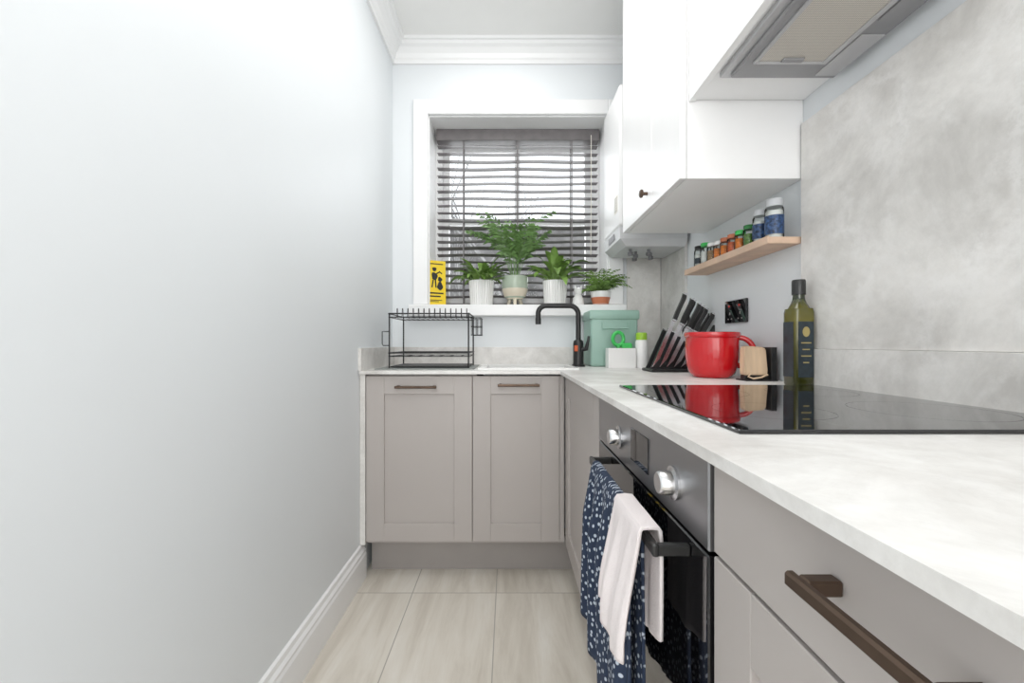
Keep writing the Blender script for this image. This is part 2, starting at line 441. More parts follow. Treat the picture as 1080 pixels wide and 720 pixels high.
for xx in (bx0+.16, cx, bx1-.16):
    for yy in (BY-.027, BY+.0255):
        boxes('ladder_tape', [(xx-.003, xx+.003, yy, yy+.0015, SZ+.02, WZ1-.07)], BLIND, bl)
tube('pull_cord', [(bx1-.05, BY-.045, WZ1-.05), (bx1-.05, BY-.046, 1.9), (bx1-.052, BY-.045, 1.55)], .002, PAPER, bl, 6)

# outside
struct(boxes('ground', [(-14, 14, 3.2, 22, -.6, -.5)], GRASS), 'garden ground outside')
top(boxes('garden_building', [(-9, 9, 13, 13.5, -.5, 4.7), (-9, 9, 12.8, 13.6, 4.7, 4.85), (-2.2, -1.0, 12.96, 13, 2.4, 3.8), (1.2, 2.6, 12.96, 13, 2.4, 3.8)], BRICK), 'low dark brick building seen through the blind', 'building')
tree = thing('bare_tree', 'leafless winter tree outside the window', 'tree', (.5, 8.0, -.5))
bm = bmesh.new()
def branch(p, d, l, r, dep):
    pts = [p]; q = p.copy(); dd = d.copy()
    for i in range(4):
        dd = (dd + Vector((random.uniform(-.16, .16), random.uniform(-.12, .12), random.uniform(-.03, .14)))).normalized()
        q = q + dd * l / 4; pts.append(q.copy())
    tube_bm(bm, pts, [r*(1-.12*i) for i in range(5)], 5, cap=False)
    if dep:
        for i in range(4 if dep > 1 else 5):
            s = pts[random.randint(1, 4)]
            nd = (dd + Vector((random.uniform(-1, 1), random.uniform(-.5, .5), random.uniform(-.2, .8)))).normalized()
            branch(s, nd, l*random.uniform(.55, .75), r*.45, dep-1)
branch(Vector((.5, 8.0, -.5)), Vector((-.08, 0, 1)), 3.2, .07, 4)
fin('branch', bm, BARK_HAZED, tree, True)

# ------------------------------------------------------------ worktop and splashbacks
SX0, SX1, SY0, SY1 = -.115, .305, 1.885, 2.20
wt = slab('worktop', [-.640, SX0, .222, SX1, .855], [-.15, 1.788, SY0, SY1, YF-.001],
     lambda u, v: (v > 1.788 or u > .222) and not (SX0 < u < SX1 and SY0 < v < SY1), WB, WT, lambda u, v, w: (u, v, w), MARBLE_TOP)
top(wt, 'pale marble-effect laminate worktop running round the corner', 'worktop')
top(boxes('splashback', [(XR-.012, XR-.0002, -.15, 1.209, 1.015, 1.665)], MARBLE_SPL, bevel=.001), 'grey marble-effect splashback panel behind the hob', 'splashback')
top(boxes('upstand', [(XR-.02, XR-.0002, -.15, 1.209, WT, 1.0145)], MARBLE_UP, bevel=.001), 'grey marble-effect upstand behind the hob', 'upstand')
top(boxes('upstand', [(XL+.014, .60, YF-.014, YF-.0002, WT, 1.01)], MARBLE_UP, bevel=.001), 'grey marble-effect upstand behind the sink', 'upstand')
top(boxes('upstand', [(XL+.0002, XL+.0138, 1.79, YF-.001, WT, 1.01)], MARBLE_UP, bevel=.001), 'short marble-effect upstand beside the drying rack', 'upstand')
top(boxes('splashback', [(.66, XR-.013, YF-.013, YF-.0002, WT, 1.60)], MARBLE_SPL, bevel=.001), 'marble-effect splashback beside the window under the boiler', 'splashback')
top(boxes('splashback', [(XR-.012, XR-.0002, 2.0, YF-.0135, WT, 1.60)], MARBLE_SPL, bevel=.001), 'narrow marble-effect splashback on the wall under the boiler', 'splashback')

# ------------------------------------------------------------ doors / handles
def fbox(face, plane, u0, u1, w0, w1, z0, z1):
    if face == 'y': return (u0, u1, plane-w1, plane-w0, z0, z1)
    return (plane-w1, plane-w0, u0, u1, z0, z1)
def shaker(parent, face, plane, u0, u1, z0, z1, mat, fw=.078, name='door', label=None):
    t = .02
    L = [fbox(face, plane, u0, u0+fw, -t, 0, z0, z1), fbox(face, plane, u1-fw, u1, -t, 0, z0, z1),
         fbox(face, plane, u0+fw, u1-fw, -t, 0, z1-fw, z1), fbox(face, plane, u0+fw, u1-fw, -t, 0, z0, z0+fw),
         fbox(face, plane, u0+fw-.002, u1-fw+.002, -t+.002, -.009, z0+fw-.002, z1-fw+.002)]
    return boxes(name, L, mat, parent, .0012, label=label)
def bar_handle(parent, face, plane, u0, u1, zc, th=.011, proj=.031):
    bm = bmesh.new()
    add_box(bm, fbox(face, plane, u0, u1, proj-.008, proj, zc-th/2, zc+th/2), .002)
    for u in (u0+.012, u1-.012):
        add_box(bm, fbox(face, plane, u-.006, u+.006, 0, proj-.007, zc-.006, zc+.006), .0015)
    return fin('handle', bm, BRONZE, parent, label='dark bronze bar handle')
def legs(parent, pts, z0=.155):
    for (a, b) in pts:
        lathe('leg', [(.022, 0), (.018, .01), (.018, .14), (.025, z0)], (a, b, 0), BLACKP, parent, 10)
def carcass(parent, x0, x1, y0, y1, mat=GREY, openside='y', z0=.155, z1=WB):
    t = .016
    L = [(x0, x1, y0, y1, z0, z0+t), (x0, x1, y0, y1, z1-t, z1)]
    if openside == 'y': L += [(x0, x0+t, y0, y1, z0+t, z1-t), (x1-t, x1, y0, y1, z0+t, z1-t), (x0+t, x1-t, y1-t, y1, z0+t, z1-t)]
    else: L += [(x0, x1, y0, y0+t, z0+t, z1-t), (x0, x1, y1-t, y1, z0+t, z1-t), (x1-t, x1, y0+t, y1-t, z0+t, z1-t)]
    boxes('body', L, mat, parent)
    legs(parent, ((x0+.10, y0+.14), (x1-.06, y0+.14), (x0+.10, y1-.06), (x1-.06, y1-.06)), z0)
DT, DB = .888, .170
c1 = thing('base_cabinet', 'grey shaker base cabinet with bronze handle beside the wall', 'cabinet', (-.39, 2.0, 0))
carcass(c1, -.617, -.156, D1+.021, YF-.02)
d = shaker(c1, 'y', D1, -.617, -.157, DB, DT, GREY)
bar_handle(d, 'y', D1, -.487, -.307, .842)
c2 = thing('base_cabinet', 'grey shaker base cabinet with bronze handle under the sink', 'cabinet', (.03, 2.0, 0))
boxes('body', [(-.154, .243, D1+.021, YF-.02, .155, .171), (-.154, -.138, D1+.021, YF-.02, .171, WB), (.227, .243, D1+.021, YF-.02, .171, WB), (-.138, .227, YF-.036, YF-.02, .171, WB)], GREY, c2)
legs(c2, ((-.05, 1.97), (.18, 1.97), (-.05, 2.25), (.18, 2.25)))
d = shaker(c2, 'y', D1, -.154, .222, DB, DT, GREY)
bar_handle(d, 'y', D1, -.045, .135, .850)
boxes('corner_post', [(.2235, .2435, D1+.001, D1+.0205, DB, DT)], GREY, c2)
top(boxes('filler_panel', [(XL+.001, -.620, D1-.003, D1+.40, .156, WB)], MARBLE_UP, bevel=.001), 'narrow pale end panel between cabinet and wall', 'panel')
c3 = thing('base_cabinet', 'grey shaker corner base cabinet next to the oven', 'cabinet', (.5, 1.45, 0))
carcass(c3, F+.021, XR-.03, 1.118, 1.785, openside='x')
shaker(c3, 'x', F, 1.125, 1.785, DB, DT, GREY)
c4 = thing('oven_housing', 'grey built-under oven housing unit', 'cabinet', (.5, .8, 0))
boxes('body', [(F+.021, XR-.03, .502, .512, .155, WB), (F+.021, XR-.03, 1.096, 1.112, .155, WB), (F+.021, XR-.03, .512, 1.096, .155, .171), (F+.03, XR-.05, .512, 1.096, .27, .286)], GREY, c4)
legs(c4, ((.38, .58), (.77, .58), (.38, 1.03), (.77, 1.03)))
boxes('filler_panel', [(F, F+.02, .505, 1.108, DB, .286)], GREY, c4, .0012)
c5 = thing('drawer_cabinet', 'grey base cabinet with slab drawer over a shaker door', 'cabinet', (.5, .2, 0))
carcass(c5, F+.021, XR-.03, -.10, .500, openside='x')
d = boxes('drawer', [(F, F+.02, -.098, .497, .782, DT)], GREY, c5, .0012)
bar_handle(d, 'x', F, .198, .322, .850, th=.012, proj=.033)
shaker(c5, 'x', F, -.098, .497, DB, .777, GREY, fw=.075)
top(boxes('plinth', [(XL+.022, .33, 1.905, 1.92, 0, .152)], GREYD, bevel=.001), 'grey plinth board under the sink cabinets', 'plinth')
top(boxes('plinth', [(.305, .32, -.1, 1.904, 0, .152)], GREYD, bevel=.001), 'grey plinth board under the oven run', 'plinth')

# ------------------------------------------------------------ oven
ov = thing('oven', 'built-in single oven with dark steel panel and black glass door', 'oven', (.5, .8, .287))
boxes('body', [(F+.022, .80, .515, 1.093, .2865, .88)], STEEL, ov)
boxes('control_panel', [(F-.004, F+.021, .502, 1.108, .778, .889)], STEEL, ov, .002)
boxes('display', [(F-.006, F-.003, .715, .815, .804, .866)], BLACKG, ov, .0005)
for yk in (.605, .90):
    bm = bmesh.new()
    prof = [(.0, .0), (.024, .0), (.024, .004), (.0175, .006), (.0165, .022), (.014, .025), (0, .025)]
    n = 32; rings = []
    for (r, w) in prof:
        rings.append([bm.verts.new((F-.004-w, yk + r*math.cos(2*math.pi*i/n), .828 + r*math.sin(2*math.pi*i/n))) for i in range(n)])
    for a, b in zip(rings[:-1], rings[1:]):
        for i in range(n):
            bm.faces.new([a[i], a[(i+1) % n], b[(i+1) % n], b[i]])
    bmesh.ops.remove_doubles(bm, verts=bm.verts, dist=1e-6)
    fin('knob', bm, CHROME, ov, True, 'brushed chrome control knob')
od = boxes('door', [(F-.004, F+.02, .502, 1.108, .292, .773)], BLACKG, ov, .002, label='black glass oven door')
bm = bmesh.new()
HX = .195; HZ = .757
add_box(bm, (HX-.004, HX+.005, .550, .985, HZ-.010, HZ+.008), .003, seg=2)
for yy in (.5565, .9785): add_box(bm, (HX+.003, F-.0035, yy-.006, yy+.006, HZ-.009, HZ+.006), .002)
fin('handle', bm, BLACKP, od, label='black bar handle')

# ------------------------------------------------------------ towels
def towel(name, label, mat, y0, y1, zf, zb, r, amp, ph, nf=2.0, flare=0.0, shear=0.0, out=0.0, slant=.06, gather=0.0):
    T = thing(name, label, 'towel', (HX, (y0+y1)/2, HZ))
    path = []
    xf, xb = HX - .004 - r, HX + .005 + r
    zt = HZ + .008 + r
    NF = 26
    for i in range(NF): path.append((xf, zf + (HZ - zf) * i / (NF-1)))
    path += [(xf + .0015, zt - .005), (xf + .004, zt - .001), (HX+.001, zt), (xb - .004, zt - .001), (xb - .0015, zt - .005)]
    for i in range(15): path.append((xb, HZ - (HZ - zb) * i / 14))
    bm = bmesh.new(); ny = 72; G = []
    for pi, (px, pz) in enumerate(path):
        row = []
        fr = pi < NF
        for j in range(ny + 1):
            v = j / ny
            fall = max(0, (HZ - pz)) / .35
            g = min(1, fall*3.0 + .10)
            w = amp * g * (math.sin(v * nf*6.283 + ph + fall*.9) + .35 * math.sin(v * nf*14 + ph * 2 - fall*1.5))
            x = px
            if fr: x += w - amp*g*1.35 - out*min(1, fall*2.5)
            else: x += w * .25
            if not fr: x = min(x, F - .009)
            yc = (y0 + y1)/2
            k_ = 1 + flare*fall - gather*math.exp(-((fall-.25)/.35)**2)
            yy = yc + (y0 + (y1 - y0) * v - yc)*k_ + shear*fall + amp*.6*g*math.cos(v*nf*6.283+ph)
            zz = pz + (0.012 * math.sin(v * 6 + ph) * fall if pz < HZ - .02 else 0) + (slant*fall*(v-.5) if fr else -.04*fall*(v-.5))
            row.append(bm.verts.new((x, yy, zz)))
        G.append(row)
    for a, b in zip(G[:-1], G[1:]):
        for j in range(ny): bm.faces.new([a[j], a[j+1], b[j+1], b[j]])
    o = fin('cloth', bm, mat, T, True)
    s = o.modifiers.new('s', 'SOLIDIFY'); s.thickness = .005; s.offset = 0
    return T
towel('tea_towel', 'navy tea towel with small white print hanging on the oven handle', NAVYT, .63, .925, .41, .44, .004, .0095, .5, nf=3.6, flare=.02, gather=.03)
towel('tea_towel', 'plain pinkish white tea towel hanging over the oven handle', WTOWEL, .574, .702, .590, .605, .011, .0060, 2.0, nf=2.2, flare=.08, shear=.012, out=.016, slant=.03)

# ------------------------------------------------------------ hob
hb = thing('induction_hob', 'black glass induction hob set on the worktop', 'hob', (.565, .835, WT))
boxes('glass_top', [(.300, .832, .541, 1.129, WT, WT+.006)], BLACKG, hb, .0015)
RING = M('hob_print', (0.03, 0.03, 0.032), 0.1, var=0.0)
for (hx, hy, hr) in ((.44, .70, .09), (.44, .97, .105), (.70, .70, .105), (.70, .97, .09)):
    bm = bmesh.new()
    n = 48
    a = [bm.verts.new((hx+hr*math.cos(2*math.pi*i/n), hy+hr*math.sin(2*math.pi*i/n), WT+.0062)) for i in range(n)]
    b = [bm.verts.new((hx+(hr-.001)*math.cos(2*math.pi*i/n), hy+(hr-.001)*math.sin(2*math.pi*i/n), WT+.0062)) for i in range(n)]
    for i in range(n): bm.faces.new([a[i], a[(i+1) % n], b[(i+1) % n], b[i]])
    fin('cooking_zone_mark', bm, RING, hb)

# ------------------------------------------------------------ wall cabinets, hood, boiler
w1 = thing('wall_cabinet', 'white wall cabinet with small dark knob', 'cabinet', (.68, 1.5, 1.525))
UX = .500
CB = 1.510
boxes('body', [(UX+.021, XR-.0005, 1.2155, 1.82, CB, 2.62)], WHITE, w1, .001)
d = boxes('door', [(UX, UX+.0195, 1.458, 1.820, CB, 2.62)], WHITE, w1, .0015)
boxes('door', [(UX, UX+.0195, 1.2155, 1.455, CB, 2.62)], WHITE, w1, .0015)
bm = bmesh.new(); n = 20; rings = []
for (r, w) in [(0, 0), (.006, 0), (.006, .014), (.014, .018), (.015, .024), (.010, .028), (0, .029)]:
    rings.append([bm.verts.new((UX-w, 1.50 + r*math.cos(2*math.pi*i/n), 1.568 + r*math.sin(2*math.pi*i/n))) for i in range(n)])
for a, b in zip(rings[:-1], rings[1:]):
    for i in range(n): bm.faces.new([a[i], a[(i+1) % n], b[(i+1) % n], b[i]])
bmesh.ops.remove_doubles(bm, verts=bm.verts, dist=1e-6)
fin('knob', bm, BRONZE, d, True, 'small dark bronze knob')
w2 = thing('wall_cabinet', 'white wall cabinet housing the cooker hood', 'cabinet', (.69, .91, 1.737))
boxes('body', [(.545, XR-.0005, .61, 1.213, 1.737, 2.62)], WHITE, w2, .001)
boxes('door', [(.525, .544, .612, 1.213, 1.732, 2.62)], WHITE, w2, .001)
hd = thing('cooker_hood', 'grey metal integrated cooker hood with mesh filter', 'cooker hood', (.7, .85, 1.712))
boxes('body', [(.552, .845, .62, 1.09, 1.722, 1.7365)], HOODM, hd, .002)
boxes('inner_panel', [(.572, .838, .63, 1.075, 1.712, 1.7225)], HOODD, hd, .003)
boxes('filter', [(.602, .758, .64, 1.005, 1.7085, 1.7125)], FILTER, hd, .001, label='fine mesh grease filter')
boxes('filter_frame', [(.594, .602, .635, 1.013, 1.706, 1.7125), (.758, .770, .635, 1.013, 1.706, 1.7125), (.602, .758, 1.005, 1.013, 1.706, 1.7125)], HOODM, hd, .001)
boxes('release_catch', [(.655, .705, .990, 1.003, 1.704, 1.709)], HOODD, hd, .001)
boxes('lamp_cover', [(.779, .832, .92, 1.06, 1.709, 1.7125)], HOODM, hd, .001)
boxes('lamp_cover', [(.779, .832, .64, .88, 1.709, 1.7125)], HOODD, hd, .001)

bo = thing('boiler', 'white wall-hung gas boiler with shaped control section underneath', 'boiler', (.69, 2.10, 1.48))
boxes('casing', [(.522, .846, 1.96, 2.285, 1.585, 2.255)], WHITE, bo, .016, seg=4, smooth=True)
# tapered lower section
bm = bmesh.new()
R1 = [(.524, 1.962), (.845, 1.962), (.845, 2.283), (.524, 2.283)]
R2 = [(.528, 1.966), (.845, 1.966), (.845, 2.280), (.528, 2.280)]
R3 = [(.560, 1.985), (.842, 1.985), (.842, 2.260), (.560, 2.260)]
rr_ = [[bm.verts.new((x, y, zz)) for (x, y) in R] for R, zz in ((R1, 1.583), (R2, 1.525), (R3, 1.492))]
for a, b in zip(rr_[:-1], rr_[1:]):
    for i in range(4): bm.faces.new([a[i], a[(i+1) % 4], b[(i+1) % 4], b[i]])
bm.faces.new(rr_[0]); bm.faces.new(rr_[2])
fin('control_section', bm, BOILG, bo)
boxes('control_display', [(.5235, .5262, 2.06, 2.18, 1.540, 1.570)], BOILD, bo)
for (px, py) in ((.60, 2.05), (.64, 2.10), (.69, 2.05), (.73, 2.14), (.66, 2.18)):
    lathe('pipe_fitting', [(.010, 0), (.013, .004), (.013, .016), (.008, .018), (.008, .034)], (px, py, 1.460), BOILD, bo, 10)
boxes('rating_label', [(.5205, .5218, 1.99, 2.05, 1.66, 1.74)], PAPER, bo)
for i in range(6):
    boxes('label_line', [(.5198, .5204, 1.995, 2.045, 1.668+.012*i, 1.671+.012*i)], HOODD, bo)

# ------------------------------------------------------------ spice shelf
SHZ = 1.343
sh = thing('wall_shelf', 'narrow pale oak spice shelf on the wall', 'shelf', (.81, 1.5, SHZ-.02))
boxes('board', [(.765, XR-.0005, 1.222, 1.80, SHZ-.02, SHZ)], WOODS, sh, .0015)
boxes('front_lip', [(.760, .765, 1.222, 1.80, SHZ-.02, SHZ+.003)], WOODS, sh, .001)
def jar(x, y, r, h, cont, cap, label, capm_h=.014, lab=None, fill=.62, lz=(.12, .60)):
    j = thing('spice_jar', label, 'spice jar', (x, y, SHZ), 'spice jars on the wall shelf')
    lathe('contents', [(r*.86, .002), (r*.88, h*.45), (r*.88, h*fill)], (x, y, SHZ), cont, j, 20)
    lathe('jar', [(r*.9, 0), (r, .004), (r, h*.76), (r*.85, h-capm_h)], (x, y, SHZ), JARG, j, 20, close=False)
    lathe('cap', [(r*.88, h-capm_h), (r*.9, h-.002), (r*.86, h)], (x, y, SHZ), cap, j, 20)
    if lab: lathe('label', [(r*1.012, h*lz[0]), (r*1.012, h*lz[1])], (x, y, SHZ), lab, j, 20, close=False)
    return j
jar(.800, 1.255, .0255, .118, SALT, GREYLID, 'large clear salt jar with pale grey cap and blue label', .022, BLUEL, .70, (.10, .58))
jar(.800, 1.325, .0215, .108, SALT, GREYLID, 'clear jar with pale grey cap and dark blue label', .018, BLUEL, .66, (.15, .58))
jar(.800, 1.385, .019, .078, GREENS, DGREEN, 'small herb jar with green cap')
jar(.800, 1.437, .019, .074, ORANGE, GREENP, 'small spice jar with green cap and orange spice')
jar(.800, 1.487, .019, .074, REDSP, TERRA, 'small spice jar with red spice')
jar(.800, 1.537, .019, .074, ORANGE, TERRA, 'small spice jar with orange spice')
jar(.800, 1.587, .019, .074, ORANGE, WHITE, 'small spice jar with white cap and orange spice')
jar(.800, 1.637, .019, .080, BROWNS, WHITE, 'spice jar with white cap and brown spice')
jar(.800, 1.690, .021, .092, SALT, GREENP, 'tall pale spice jar with green cap')
jar(.800, 1.745, .021, .092, SALT, BLACKP, 'pale spice jar with black cap', lab=DARKL, lz=(.2, .45))

so = thing('power_socket', 'black double power socket with red switch marks on the wall', 'socket', (XR, 1.565, 1.15))
boxes('plate', [(XR-.010, XR-.0002, 1.492, 1.638, 1.107, 1.193)], BLACKG, so, .002)
for yy in (1.53, 1.60):
    boxes('switch', [(XR-.013, XR-.0095, yy-.006, yy+.006, 1.158, 1.176)], BLACKP, so, .001)
    boxes('switch_mark', [(XR-.0138, XR-.0128, yy-.005, yy+.005, 1.168, 1.174)], REDP, so)
    boxes('pin_hole', [(XR-.0106, XR-.0098, yy-.003, yy+.003, 1.139, 1.148)], GREYD, so)
    boxes('pin_hole', [(XR-.0106, XR-.0098, yy-.015, yy-.008, 1.121, 1.125)], GREYD, so)
    boxes('pin_hole', [(XR-.0106, XR-.0098, yy+.008, yy+.015, 1.121, 1.125)], GREYD, so)

# ------------------------------------------------------------ knife block
kb = thing('knife_block', 'dark slanted knife stand with steel edges on the worktop', 'knife block', (.68, 1.76, WT))
def dirs(deg):
    a = math.radians(deg)
    return Vector((math.sin(a), 0, math.cos(a))), Vector((math.cos(a), 0, -math.sin(a)))
P0 = Vector((.594, 0, WT))
def plate(name, ya, yb, mat, pr):
    bm = bmesh.new()
    A = [bm.verts.new((p.x, ya, p.z)) for p in pr]; Bv = [bm.verts.new((p.x, yb, p.z)) for p in pr]
    bm.faces.new(A); bm.faces.new(Bv)
    n_ = len(pr)
    for i in range(n_): bm.faces.new([A[i], A[(i+1) % n_], Bv[(i+1) % n_], Bv[i]])
    return fin(name, bm, mat, kb)
Ua, _ = dirs(24); Ub, _ = dirs(32)
prof = [P0, P0 + Vector((.170, 0, 0)), P0 + Vector((.170, 0, 0)) + Ub*.095, P0 + Ua*.200]
plate('stand_plate', 1.757, 1.765, BLACK, prof)
plate('stand_plate', 1.814, 1.822, BLACK, prof)
for (ya, yb) in ((1.755, 1.7565), (1.8125, 1.8138)):
    plate('steel_edge', ya, yb, BLADE, [prof[3] - Ua*.004, prof[3], prof[2], prof[2] - Ub*.004])
boxes('base', [(.586, .775, 1.700, 1.830, WT, WT+.012)], BLACK, kb, .003)
def knife(s, y, deg, T, hl, w, bl_):
    U, Wv = dirs(deg)
    o = P0 + Vector((s, y, 0)) + U*(T - hl)
    K = thing('kitchen_knife', 'kitchen knife with slim black handle in the stand', 'knife', tuple(o), 'knives in the knife block')
    bm = bmesh.new()
    def q(a, b, c): return o + U*a + Wv*b + Vector((0, c, 0))
    pr = [(0, -w*.42), (hl*.3, -w*.5), (hl*.8, -w*.42), (hl, -w*.62), (hl+.004, w*.2), (hl*.85, w*.5), (hl*.4, w*.38), (0, w*.5)]
    A = [bm.verts.new(q(a, b, -.007)) for a, b in pr]; Bv = [bm.verts.new(q(a, b, .007)) for a, b in pr]
    bm.faces.new(A); bm.faces.new(Bv)
    for i in range(8): bm.faces.new([A[i], A[(i+1) % 8], Bv[(i+1) % 8], Bv[i]])
    bmesh.ops.bevel(bm, geom=list(bm.edges), offset=.0015, segments=1, affect='EDGES')
    fin('handle', bm, BLACKP, K)
    bm = bmesh.new()
    pr = [(.0, -w*.60), (.0, w*.40), (-bl_*.78, w*.40), (-bl_, -w*.5)]
    A = [bm.verts.new(q(a, b, -.0012)) for a, b in pr]; Bv = [bm.verts.new(q(a, b, .0012)) for a, b in pr]
    bm.faces.new(A); bm.faces.new(Bv)
    for i in range(4): bm.faces.new([A[i], A[(i+1) % 4], Bv[(i+1) % 4], Bv[i]])
    fin('blade', bm, BLADE, K)
    bm = bmesh.new()
    pr = [(.0, -w*.5), (.0, w*.52), (.006, w*.52), (.006, -w*.5)]
    A = [bm.verts.new(q(a, b, -.0076)) for a, b in pr]; Bv = [bm.verts.new(q(a, b, .0076)) for a, b in pr]
    bm.faces.new(A); bm.faces.new(Bv)
    for i in range(4): bm.faces.new([A[i], A[(i+1) % 4], Bv[(i+1) % 4], Bv[i]])
    fin('bolster', bm, CHROME, K)
    bm = bmesh.new()
    pr = [(hl-.004, -w*.60), (hl-.004, w*.3), (hl+.0045, w*.2), (hl+.0005, -w*.64)]
    A = [bm.verts.new(q(a, b, -.0074)) for a, b in pr]; Bv = [bm.verts.new(q(a, b, .0074)) for a, b in pr]
    bm.faces.new(A); bm.faces.new(Bv)
    for i in range(4): bm.faces.new([A[i], A[(i+1) % 4], Bv[(i+1) % 4], Bv[i]])
    fin('end_cap', bm, CHROME, K)
for i in range(6):
    s = .008 + .0295*i; T = .352 - .0185*i
    knife(s, 1.742, 23 + 1.7*i, T, .122 - .004*i, .0165, T - (.122-.004*i) - .016)
for i in range(4):
    knife(.022 + .036*i, 1.790, 24 + 2.2*i, .358 - .022*i, .116, .0165, .11)
U, Wv = dirs(18)
sc = thing('kitchen_scissors', 'black handled kitchen scissors behind the knives', 'scissors', (.78, 1.85, WT+.0))
bm = bmesh.new()
o = Vector((.775, 1.85, WT+.12))
for sg in (-1, 1):
    c = o + U*.095 + Wv*(.021*sg)
    tube_bm(bm, [c + U*(.032*math.cos(a)) + Wv*(.015*math.sin(a)) for a in [i*2*math.pi/14 for i in range(14)]], .005, 6, closed=True)
    tube_bm(bm, [c - U*.030, o + Wv*.004*sg + U*.02, o], .005, 6)
fin('handle', bm, BLACKP, sc, True)
bm = bmesh.new(); tube_bm(bm, [o, Vector((.775, 1.85, WT))], .006, 4); fin('blade', bm, BLADE, sc)

# ------------------------------------------------------------ red mixing jug
rx, ry = .712, 1.46
rj = thing('mixing_bowl', 'glossy red oversized mug with rounded loop handle', 'bowl', (rx, ry, WT))
bm = bmesh.new(); n = 96
prof = [(.0, .0), (.055, .0), (.062, .004), (.073, .016), (.081, .040), (.085, .072), (.086, .105), (.085, .132), (.0855, .138), (.0885, .140), (.0905, .148), (.0885, .156), (.084, .157), (.080, .154), (.079, .12), (.076, .06), (.062, .02), (.05, .010), (0, .009)]
rings = []
for k_, (r, z) in enumerate(prof):
    ring = []
    for i in range(n):
        a = 2*math.pi*i/n
        da = abs((a - math.radians(205) + math.pi) % (2*math.pi) - math.pi)
        sp = .012 * math.exp(-(da/.25)**2) * max(0, (z - .11)/.05) if r > .05 else 0
        rib = .0005*math.cos(32*a) if 3 <= k_ <= 6 else 0
        ring.append(bm.verts.new((rx + (r+sp+rib)*math.cos(a), ry + (r+sp+rib)*math.sin(a), WT + z)))
    rings.append(ring)
for a, b in zip(rings[:-1], rings[1:]):
    for i in range(n): bm.faces.new([a[i], a[(i+1) % n], b[(i+1) % n], b[i]])
bmesh.ops.remove_doubles(bm, verts=bm.verts, dist=1e-6)
fin('bowl', bm, RED, rj, True)
hdir = Vector((.90, -.43, 0)).normalized()
pts = []
for a in [math.radians(v) for v in range(105, -115, -12)]:
    pts.append(Vector((rx, ry, WT+.090)) + hdir*(.082 + .046*math.cos(a)) + Vector((0, 0, .048*math.sin(a))))
tube('handle', pts, .009, RED, rj, 12)

ws = thing('wooden_brush_block', 'squarish wood-grained beech block in a black stand', 'brush', (.79, 1.335, WT))
bm = bmesh.new()
pr = [(-.040, .018), (.032, .018), (.035, .03), (.033, .100), (.026, .106), (-.026, .110), (-.035, .104), (-.038, .06)]
A = [bm.verts.new((.785 + a, 1.312 + b*.10, WT + b)) for a, b in pr]; Bv = [bm.verts.new((.785 + a, 1.342 + b*.10, WT + b)) for a, b in pr]
bm.faces.new(A); bm.faces.new(Bv)
for i in range(len(pr)): bm.faces.new([A[i], A[(i+1) % len(pr)], Bv[(i+1) % len(pr)], Bv[i]])
bmesh.ops.bevel(bm, geom=list(bm.edges), offset=.003, segments=2, affect='EDGES')
fin('wood_block', bm, WOOD2, ws, True)
boxes('stand', [(.742, .842, 1.300, 1.362, WT, WT+.004), (.824, .842, 1.306, 1.356, WT+.004, WT+.106), (.746, .824, 1.315, 1.340, WT+.004, WT+.018)], BLACK, ws, .001)
tube('loop', [(.760, 1.308, WT+.022), (.750, 1.304, WT+.014), (.765, 1.302, WT+.008), (.79, 1.302, WT+.012), (.812, 1.306, WT+.02)], .003, WOOD2, ws, 8)

# ------------------------------------------------------------ oil bottle
ox, oy = .816, 1.172
ob = thing('oil_bottle', 'tall dark green glass olive oil bottle with black cap and label', 'bottle', (ox, oy, WT))
R_ = .0290
bm = bmesh.new()
lathe_bm(bm, [(R_*.92, 0), (R_, .004), (R_, .204), (R_*.93, .215)], (ox, oy, WT), 48, sq=.8)
lathe_bm(bm, [(R_*.93, .215), (R_*.65, .230), (.0155, .240), (.0145, .25), (.0145, .262)], (ox, oy, WT), 48)
fin('glass', bm, OILG, ob, True)
lathe('cap', [(0, .254), (.0170, .254), (.0170, .292), (.0155, .296), (0, .296)], (ox, oy, WT), BLACKP, ob, 24)
e = R_ + .0004
boxes('label', [(ox-.021, ox+.021, oy-e-.0003, oy-e, WT+.025, WT+.178)], DARKL, ob, label='long dark paper label')
boxes('label', [(ox-e-.0003, ox-e, oy-.021, oy+.021, WT+.025, WT+.178)], DARKL, ob, label='long dark paper label')
bm = bmesh.new()
vs = [bm.verts.new((ox + .010*math.cos(a), oy-e-.0006, WT+.150+.014*math.sin(a))) for a in [i*2*math.pi/20 for i in range(20)]]
bm.faces.new(vs); fin('label_emblem', bm, GOLD, ob)
for i, w_ in enumerate((.014, .010, .014, .008)):
    boxes('label_print', [(ox-w_, ox+w_, oy-e-.0006, oy-e-.0003, WT+.118-.018*i, WT+.121-.018*i)], GOLD, ob)

# ------------------------------------------------------------ sink, tap
sk = thing('sink', 'white ceramic inset kitchen sink', 'sink', (.1, 2.04, WT))
X0, X1, Y0, Y1 = SX0-.02, SX1+.012, SY0-.018, SY1+.012
Z = WT
boxes('basin', [(X0, X1, Y0, SY0+.012, Z, Z+.008), (X0, X1, SY1-.012, Y1, Z, Z+.008), (X0, SX0+.012, SY0+.012, SY1-.012, Z, Z+.008), (SX1-.012, X1, SY0+.012, SY1-.012, Z, Z+.008),
   (SX0+.002, SX0+.012, SY0+.002, SY1-.002, Z-.17, Z), (SX1-.012, SX1-.002, SY0+.002, SY1-.002, Z-.17, Z), (SX0+.012, SX1-.012, SY0+.002, SY0+.012, Z-.17, Z), (SX0+.012, SX1-.012, SY1-.012, SY1-.002, Z-.17, Z), (SX0+.002, SX1-.002, SY0+.002, SY1-.002, Z-.18, Z-.17)], CERAM, sk)
